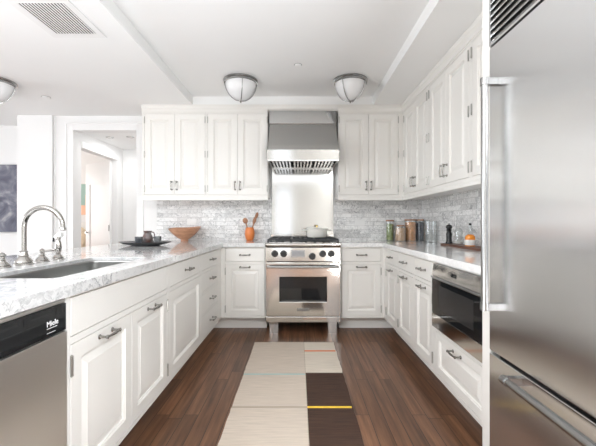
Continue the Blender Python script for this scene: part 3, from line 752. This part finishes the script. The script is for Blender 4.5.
hb.tube([(0.19, -0.052, 0.562), (W - 0.05, -0.052, 0.562)], 0.0135, 20)
for x in (0.20, W - 0.06):
    hb.box(x - 0.013, x + 0.013, -0.052, -0.0005, 0.549, 0.575)
    hb.tube([(x - 0.014, -0.052, 0.562), (x + 0.014, -0.052, 0.562)], 0.0165, 20)
hb.build('handle', M['bar'], fz, smooth=True)
gr = MB().box(0.0015, W, 0.030, 0.044, 1.842, 2.13).build('grille', M['darkgap'], r)  # dark backing painted as the shade behind the grille slats
fr = MB().grid([0.0015, 0.012, W - 0.012, W], [1.840, 1.850, 2.120, 2.13], lambda i, j: not (i == 1 and j == 1), -0.001, 0.0295, 'y').build('frame', M['fridge'], gr)
n = 10
for k in range(n):
    z = 1.853 + k * 0.0268
    MB().prism([(0.0, z), (0.012, z + 0.0255), (0.016, z + 0.0255), (0.004, z)], 0.0125, W - 0.0125).build('slat', M['fridge'], gr)
    
# ------------------------------------------------------------------ rug
def rug():
    x0, x1, y0, y1 = -0.402, 0.332, 1.15, 3.262; xm = 0.055
    xs = [x0, x0 + 0.006, xm - 0.002, xm + 0.002, x1 - 0.006, x1]
    ys = [y0]; y = y0
    marks = [2.098, 2.121, 2.560, 2.580, 2.590, 2.600, 3.022, 3.052]
    while y < y1 - 0.03:
        y += 0.05; ys.append(y)
    ys = sorted(set([v for v in ys if all(abs(v - m_) > 0.012 for m_ in marks)] + marks + [y1]))
    b = MB(); bm = b.bm
    T = 0.007
    top = {}; bot = {}
    rr = random.Random(3)
    wob = [(rr.uniform(-1, 1) * 0.0025, rr.uniform(-1, 1) * 0.0025) for _ in ys]
    for j, yy in enumerate(ys):
        for i, xx in enumerate(xs):
            dx = wob[j][0] if i < 2 else (wob[j][1] if i > 3 else 0)
            top[i, j] = bm.verts.new((xx + dx, yy, T + (0.0006 * math.sin(j * 1.7)))); bot[i, j] = bm.verts.new((xx + dx, yy, 0.0006))
    names = ['rug_cream', 'rug_cream2', 'rug_brown', 'rug_orange', 'rug_blue', 'rug_yellow', 'rug_seam']
    for j in range(len(ys) - 1):
        yc = (ys[j] + ys[j + 1]) / 2
        for i in range(len(xs) - 1):
            left = i < 2
            if i == 2: mi = 6
            elif left:
                mi = 0
                if 2.560 < yc < 2.580: mi = 4
                elif 2.098 < yc < 2.121: mi = 6
            else:
                mi = 1 if yc > 2.60 else 2
                if 2.590 < yc < 2.600: mi = 6
                if 3.022 < yc < 3.052 and i == 3: mi = 3
                if 2.098 < yc < 2.121 and i == 3: mi = 5
            f = bm.faces.new((top[i, j], top[i + 1, j], top[i + 1, j + 1], top[i, j + 1])); f.material_index = mi
            g = bm.faces.new((bot[i, j], bot[i, j + 1], bot[i + 1, j + 1], bot[i + 1, j])); g.material_index = mi
            if i == 0: bm.faces.new((top[i, j], top[i, j + 1], bot[i, j + 1], bot[i, j])).material_index = 0
            if i == len(xs) - 2: bm.faces.new((top[i + 1, j], bot[i + 1, j], bot[i + 1, j + 1], top[i + 1, j + 1])).material_index = mi
            if j == 0: bm.faces.new((top[i, j], bot[i, j], bot[i + 1, j], top[i + 1, j])).material_index = mi
            if j == len(ys) - 2: bm.faces.new((top[i, j + 1], top[i + 1, j + 1], bot[i + 1, j + 1], bot[i, j + 1])).material_index = mi
    o = b.build('runner_rug', [M[k] for k in names])
    tag(o, 'cream and dark brown woven runner rug with thin coloured stripes on the floor', 'rug')
rug()

# ------------------------------------------------------------------ ceiling fittings
def ceiling_light(x, y, z, rot, label, label_group='dome ceiling lights'):
    r = empty('ceiling_light', (x, y, z - 0.0005), rot, label, 'ceiling light', label_group)
    MB().lathe([(0.150, 0), (0.166, 0), (0.168, -0.012), (0.160, -0.018), (0.163, -0.024), (0.163, -0.034), (0.152, -0.038), (0.150, -0.030)], (0, 0, 0), 48, cap0=False, cap1=False).build('rim', M['lampnickel'], r, smooth=True)
    MB().lathe([(0.150, -0.004), (0.150, -0.040), (0.146, -0.065), (0.134, -0.100), (0.112, -0.138), (0.082, -0.170), (0.046, -0.192), (0.001, -0.200)], (0, 0, 0), 48).build('glass_bowl', M['lampglass'], r, smooth=True)
    for k in range(4):
        a = k * PI / 2
        pr = [(0.158, -0.030), (0.156, -0.045), (0.151, -0.067), (0.139, -0.103), (0.117, -0.142), (0.086, -0.175), (0.048, -0.198), (0.006, -0.206)]
        MB().tube([(q * math.cos(a), q * math.sin(a), z_) for q, z_ in pr], 0.0042, 8).build('strap', M['lampnickel'], r, smooth=True)
    MB().lathe([(0.001, -0.226), (0.006, -0.222), (0.008, -0.216), (0.005, -0.211), (0.012, -0.208), (0.014, -0.203), (0.006, -0.200)], (0, 0, 0), 16).build('finial', M['nickel'], r, smooth=True)
    return r
ceiling_light(-0.565, 3.44, ZT, math.radians(-75), 'dome ceiling light with nickel straps, left one of the pair over the aisle')
ceiling_light(0.515, 3.44, ZT, math.radians(-36), 'dome ceiling light with nickel straps, right one of the pair over the aisle')
ceiling_light(-2.80, 3.22, ZC, math.radians(20), 'dome ceiling light cut by the left edge, on the living room ceiling')
# vent
r = empty('ceiling_vent', (-1.53, 2.24, ZC), 0, 'rectangular slatted air vent grille in the white ceiling at upper left', 'vent')
MB().grid([-0.185, -0.14, 0.14, 0.185], [-0.215, -0.17, 0.17, 0.215], lambda i, j: not (i == 1 and j == 1), -0.008, -0.0005, 'z').build('frame', M['trim'], r, bevel=0.002)
MB().box(-0.14, 0.14, -0.17, 0.17, -0.0012, -0.0004).build('backing', M['darkgap'], r)  # dark sheet painted as the shade inside the vent
for k in range(15):
    x = -0.133 + k * 0.019
    MB().rings([[(x - 0.0052, -0.17, -0.009), (x + 0.0045, -0.17, -0.009), (x + 0.0045, -0.17, -0.0075), (x - 0.0052, -0.17, -0.0075)], [(x - 0.0052, 0.17, -0.009), (x + 0.0045, 0.17, -0.009), (x + 0.0045, 0.17, -0.0075), (x - 0.0052, 0.17, -0.0075)]]).build('slat', M['trim'], r)
def disc(name, x, y, z, rr, label, cat):
    r_ = empty(name, (x, y, z - 0.0005), 0, label, cat)
    MB().lathe([(rr, 0), (rr, -0.005), (rr * 0.8, -0.009), (0.001, -0.010)], (0, 0, 0), 24).build('cover', M['plastic'], r_, smooth=True)
    MB().lathe([(rr + 0.004, 0), (rr + 0.004, -0.0025), (rr + 0.0004, -0.0025), (rr + 0.0004, 0)], (0, 0, 0), 24, cap0=False, cap1=False).build('ring', M['bar'], r_, smooth=True)
disc('sprinkler_cover', 0.0, 3.10, ZT, 0.030, 'round sprinkler cover on the raised ceiling between the two dome lights', 'sprinkler')
disc('sprinkler_cover', -2.62, 3.63, ZC, 0.038, 'round sprinkler cover on the living room ceiling at left', 'sprinkler')
def downlight(x, y, label):
    r_ = empty('recessed_downlight', (x, y, 2.2695), 0, label, 'downlight', 'recessed downlights in the hall')
    MB().lathe([(0.030, -0.001), (0.034, -0.004), (0.048, -0.003), (0.050, 0)], (0, 0, 0), 24, cap0=False, cap1=False).build('ring', M['bar'], r_, smooth=True)
    MB().lathe([(0.031, -0.0005), (0.031, -0.0018), (0.001, -0.0018)], (0, 0, 0), 20).build('lens', M['plastic'], r_)
downlight(-2.53, 4.69, 'left recessed downlight in the hall ceiling beyond the doorway')
downlight(-2.24, 4.66, 'right recessed downlight in the hall ceiling beyond the doorway')

# ------------------------------------------------------------------ things on the left worktop
TX, TY = -1.40, 3.20
t = MB().lathe([(0.120, 0.0), (0.130, 0.004), (0.190, 0.016), (0.232, 0.034), (0.228, 0.036), (0.185, 0.021), (0.125, 0.010), (0.001, 0.009)], (0, 0, 0), 48, sy=0.80).build('serving_tray', M['tray'], smooth=True)
t.location = (TX, TY, ZW); tag(t, 'oval black tray with shallow flared rim on the left worktop', 'tray')
r = empty('stoneware_pitcher', (-1.400, 3.25, ZW + 0.0105), 0, 'brown and blue glazed stoneware pitcher on the black tray', 'pitcher')
MB().lathe([(0.030, 0), (0.040, 0.010), (0.047, 0.040), (0.044, 0.070), (0.032, 0.092), (0.030, 0.105), (0.038, 0.122), (0.035, 0.122), (0.027, 0.104), (0.029, 0.092), (0.041, 0.070), (0.001, 0.010)], (0, 0, 0), 28).build('body', M['glaze_brown'], r, smooth=True)
MB().tube([(0.034, 0, 0.112), (0.056, 0, 0.108), (0.064, 0, 0.085), (0.058, 0, 0.062), (0.042, 0, 0.052)], 0.0055, 8).build('handle', M['glaze_brown'], r, smooth=True)
def cup(x, y, label):
    c_ = MB().lathe([(0.028, 0), (0.032, 0.004), (0.034, 0.072), (0.031, 0.072), (0.028, 0.010), (0.001, 0.008)], (0, 0, 0), 24).build('stoneware_cup', M['glaze_grey'], smooth=True)
    c_.location = (x, y, ZW + 0.0105); tag(c_, label, 'cup', 'grey cups on the black tray')
cup(-1.435, 3.145, 'grey glazed cup on the black tray left of the pitcher')
cup(-1.300, 3.23, 'grey glazed cup on the black tray right of the pitcher')
# wooden bowl with uneven rim
def bowl():
    b = MB(); n = 40; prof = [(0.040, 0.0), (0.043, 0.008), (0.040, 0.016), (0.085, 0.045), (0.130, 0.085), (0.160, 0.125), (0.176, 0.152), (0.170, 0.152), (0.150, 0.120), (0.115, 0.082), (0.070, 0.050), (0.001, 0.030)]
    R = []
    for rr_, z in prof:
        ring = []
        for i in range(n):
            a = 2 * PI * i / n
            k = (z / 0.152) ** 2
            w = 1 + 0.035 * k * math.sin(2 * a + 0.6) + 0.02 * k * math.sin(5 * a)
            ring.append((max(rr_, 1e-4) * w * math.cos(a), max(rr_, 1e-4) * w * math.sin(a) * 0.98, z + k * (0.009 * math.cos(a) + 0.007 * math.sin(a) + 0.004 * math.sin(3 * a))))
        R.append(ring)
    o = b.rings(R).build('wooden_bowl', M['bowlwood'], smooth=True)
    o.location = (-1.30, 4.0, ZW); tag(o, 'wide footed wooden bowl with uneven rim on the worktop', 'bowl')
bowl()
UX, UY = -0.565, 4.09
o = MB().lathe([(0.034, 0), (0.040, 0.004), (0.052, 0.040), (0.058, 0.080), (0.056, 0.110), (0.046, 0.140), (0.043, 0.155), (0.039, 0.155), (0.041, 0.140), (0.052, 0.110), (0.054, 0.080), (0.001, 0.012)], (0, 0, 0), 30).build('utensil_pot', M['terracotta'], smooth=True)
o.location = (UX, UY, ZW); tag(o, 'rounded orange ceramic pot holding wooden utensils', 'pot')
def spoon(dx0, dx1, z1, dy, sc, label, slotted=False):
    p0 = Vector((UX + dx0, UY, ZW + 0.02)); p1 = Vector((UX + dx1, UY + dy, ZW + z1)); d = (p1 - p0).normalized()
    r_ = empty('wooden_spoon', p0, 0, label, 'spoon', 'wooden utensils in the orange pot')
    L = (p1 - p0)
    MB().tube([(0, 0, 0), L * 0.5, L], [0.005, 0.006, 0.008], 10).build('shaft', M['spoonwood'], r_, smooth=True)
    q = Vector((0, 0, 1)).rotation_difference(d).to_matrix()
    c = L + d * sc[2]
    b = MB(); R = []
    for k in range(11):
        a = -PI / 2 + PI * k / 10
        R.append([Vector(c) + q @ Vector((sc[0] * math.cos(a) * math.cos(t_ * 2 * PI / 18), sc[1] * math.cos(a) * math.sin(t_ * 2 * PI / 18) + (0.6 * sc[1] * (1 - math.cos(a) ** 2) if False else 0), sc[2] * math.sin(a))) for t_ in range(18)])
    b.rings(R)
    b.build('spoon_head', M['spoonwood'], r_, smooth=True)
spoon(0.010, -0.045, 0.20, 0.015, (0.030, 0.012, 0.035), 'round headed wooden spoon leaning left in the orange pot')
spoon(-0.005, 0.040, 0.19, 0.02, (0.020, 0.008, 0.048), 'dark wooden spatula leaning right at the front of the orange pot')
spoon(-0.015, 0.062, 0.255, 0.035, (0.019, 0.008, 0.042), 'tall light wooden spatula leaning right behind the others in the orange pot')

# ------------------------------------------------------------------ things on the right worktop
def jar(x, y, rad, h, fill, fh, label, lid='lidwood', glass='glass', lidr=None):
    r_ = empty('storage_jar', (x, y, ZW), 0, label, 'jar', 'glass storage jars in the corner')
    MB().lathe([(rad, 0), (rad, h), (rad - 0.003, h), (rad - 0.003, 0.004), (0.001, 0.004)], (0, 0, 0), 28).build('glass_body', M[glass], r_, smooth=True)
    if fill: MB().lathe([(rad - 0.0045, 0.0045), (rad - 0.0045, fh), (0.001, fh + 0.006)], (0, 0, 0), 24).build('contents', M[fill], r_, smooth=True)
    if lid:
        lr = lidr or rad + 0.002
        MB().lathe([(lr, h + 0.0005), (lr, h + 0.014), (lr - 0.003, h + 0.017), (0.001, h + 0.017)], (0, 0, 0), 28).build('lid', M[lid], r_, smooth=True)
jar(1.075, 4.08, 0.045, 0.225, 'herb', 0.195, 'tall glass jar of green herbs with wooden lid, leftmost jar')
jar(1.170, 3.985, 0.062, 0.165, 'grain', 0.150, 'short wide glass jar filled with pale grain, beside the herb jar', lidr=0.045)
jar(1.302, 4.04, 0.066, 0.232, 'pasta', 0.215, 'wide glass jar of amber coloured sticks, in the middle of the row')
jar(1.416, 4.07, 0.048, 0.232, 'beans', 0.215, 'narrow glass jar of dark beans in the wall corner')
jar(1.410, 3.71, 0.062, 0.225, None, 0, 'empty grey glass jar without lid, right of the filled jars', lid=None, glass='glass')
o = MB().slab(rounded(1.325, 1.470, 2.42, 3.26, 0.02), [], ZW + 0.0005, ZW + 0.019).build('serving_board', M['boardwood'], bevel=0.003)
tag(o, 'long narrow dark wooden board lying along the right backsplash', 'board')
ZS = ZW + 0.0195
r = empty('pepper_mill', (1.385, 3.20, ZS), 0, 'tall black turned pepper mill on the wooden board', 'pepper mill')
MB().lathe([(0.031, 0), (0.031, 0.008), (0.026, 0.016), (0.023, 0.055), (0.027, 0.085), (0.022, 0.100), (0.018, 0.112), (0.026, 0.122), (0.024, 0.128)], (0, 0, 0), 26).build('body', M['black'], r, smooth=True)
hd = MB().lathe([(0.016, 0.1285), (0.026, 0.140), (0.028, 0.152), (0.022, 0.166), (0.010, 0.172), (0.001, 0.173)], (0, 0, 0), 26).build('head', M['black'], r, smooth=True)
MB().lathe([(0.006, 0.173), (0.007, 0.180), (0.001, 0.185)], (0, 0, 0), 12).build('finial', M['bar'], hd, smooth=True)
r = empty('glass_cruet', (1.390, 3.02, ZS), 0, 'clear ribbed glass cruet on the board between pepper mill and bottle', 'cruet')
MB().lathe([(0.030, 0), (0.038, 0.006), (0.042, 0.030), (0.036, 0.060), (0.030, 0.085), (0.036, 0.110), (0.028, 0.132), (0.018, 0.142), (0.016, 0.142), (0.026, 0.130), (0.033, 0.110), (0.027, 0.085), (0.033, 0.060), (0.001, 0.008)], (0, 0, 0), 24).build('body', M['glass'], r, smooth=True)
MB().lathe([(0.012, 0.010), (0.031, 0.012), (0.036, 0.026), (0.001, 0.029)], (0, 0, 0), 20).build('contents', M['label'], r, smooth=True)
r = empty('oil_bottle', (1.388, 2.815, ZS), 0, 'glass bottle of orange oil with white label on the board', 'bottle')
MB().lathe([(0.036, 0), (0.038, 0.005), (0.038, 0.066), (0.034, 0.082), (0.020, 0.094), (0.001, 0.096)], (0, 0, 0), 26).build('liquid', M['orange_oil'], r, smooth=True)
MB().lathe([(0.0385, 0.008), (0.0392, 0.008), (0.0392, 0.052), (0.0385, 0.052)], (0, 0, 0), 26, cap0=False, cap1=False).build('label', M['label'], r, smooth=True)
MB().lathe([(0.020, 0.0965), (0.012, 0.115), (0.011, 0.165), (0.009, 0.165), (0.009, 0.1)], (0, 0, 0), 18, cap0=False, cap1=False).build('neck', M['glass'], r, smooth=True)
MB().lathe([(0.008, 0.166), (0.011, 0.168), (0.010, 0.184), (0.001, 0.185)], (0, 0, 0), 14).build('stopper', M['black'], r, smooth=True)

# ------------------------------------------------------------------ living room, hall and bedroom
r = empty('painting', (-4.25, 4.698, 1.0), 0, 'unframed blue grey abstract painting on the living room wall at left edge', 'painting')
MB().box(-0.52, 0.52, -0.035, 0, 0, 0.90).build('canvas', M['painting'], r)
# open door leaf, hinged on the far side of the bedroom opening
r = empty('door_1', (-2.80, 5.255, 0)); r['kind'] = 'structure'
r.rotation_euler = (0, 0, PI - math.radians(31))
W = 0.66
def leaf():
    b = MB(); us_ = [0, 0.11, W - 0.11, W]; vv_ = [0.01, 0.2, 1.72, 2.05]
    b.grid(us_, vv_, lambda i, j: not (i == 1 and j == 1), 0.0, 0.036, 'y')
    b.box(0.11, W - 0.11, 0.010, 0.026, 0.2, 1.72)
    return b
leaf().build('leaf', M['trim'], r)
MB().tube([(0.012, 0.043, 1.0), (0.012, 0.043, 1.09)], 0.006, 8).build('hinge', M['pull'], r)
MB().tube([(W - 0.06, 0.036, 0.97), (W - 0.06, 0.075, 0.97)], [0.01, 0.02], 10).build('handle', M['pull'], r)
r = empty('framed_picture', (-4.02, 6.298, 1.27), 0, 'green and peach picture seen through the far doorway', 'picture')
MB().box(-0.35, 0.35, -0.02, 0, 0, 0.55).build('canvas', M['art_peach'], r)
MB().box(-0.30, 0.27, -0.024, -0.0205, 0.17, 0.55).build('painted_field', M['art_green'], r)
MB().box(0.20, 0.235, -0.027, -0.0245, 0.05, 0.36).build('painted_figure', M['art_peach'], r)
r = empty('bed', (-4.15, 5.85, 0), 0, 'bed with cream and pink covers seen through the far doorway', 'bed')
MB().box(-0.75, 0.55, 0.36, 0.42, 0, 1.13).build('headboard', M['fabric_white'], r, bevel=0.01)
MB().box(-0.74, 0.54, -0.80, 0.355, 0.12, 0.58).build('mattress', M['fabric_white'], r, bevel=0.03)
MB().box(-0.76, 0.56, -0.82, 0.0, 0.30, 0.66).build('blanket', M['fabric_pink'], r, bevel=0.03)
for x, mt, lb in ((-0.35, 'fabric_cream', 'cream cushion leaning on the bed headboard, far side'), (0.27, 'fabric_cream', 'cream cushion leaning on the bed headboard, near the doorway')):
    p = MB().lathe([(0.02, -0.07), (0.20, -0.045), (0.24, 0), (0.20, 0.045), (0.02, 0.07)], (0, 0, 0), 24, Matrix.Rotation(PI / 2 - 0.25, 3, 'X')).build('cushion', M[mt], smooth=True)
    p.location = (-4.15 + x, 6.06, 0.83); tag(p, lb, 'cushion')
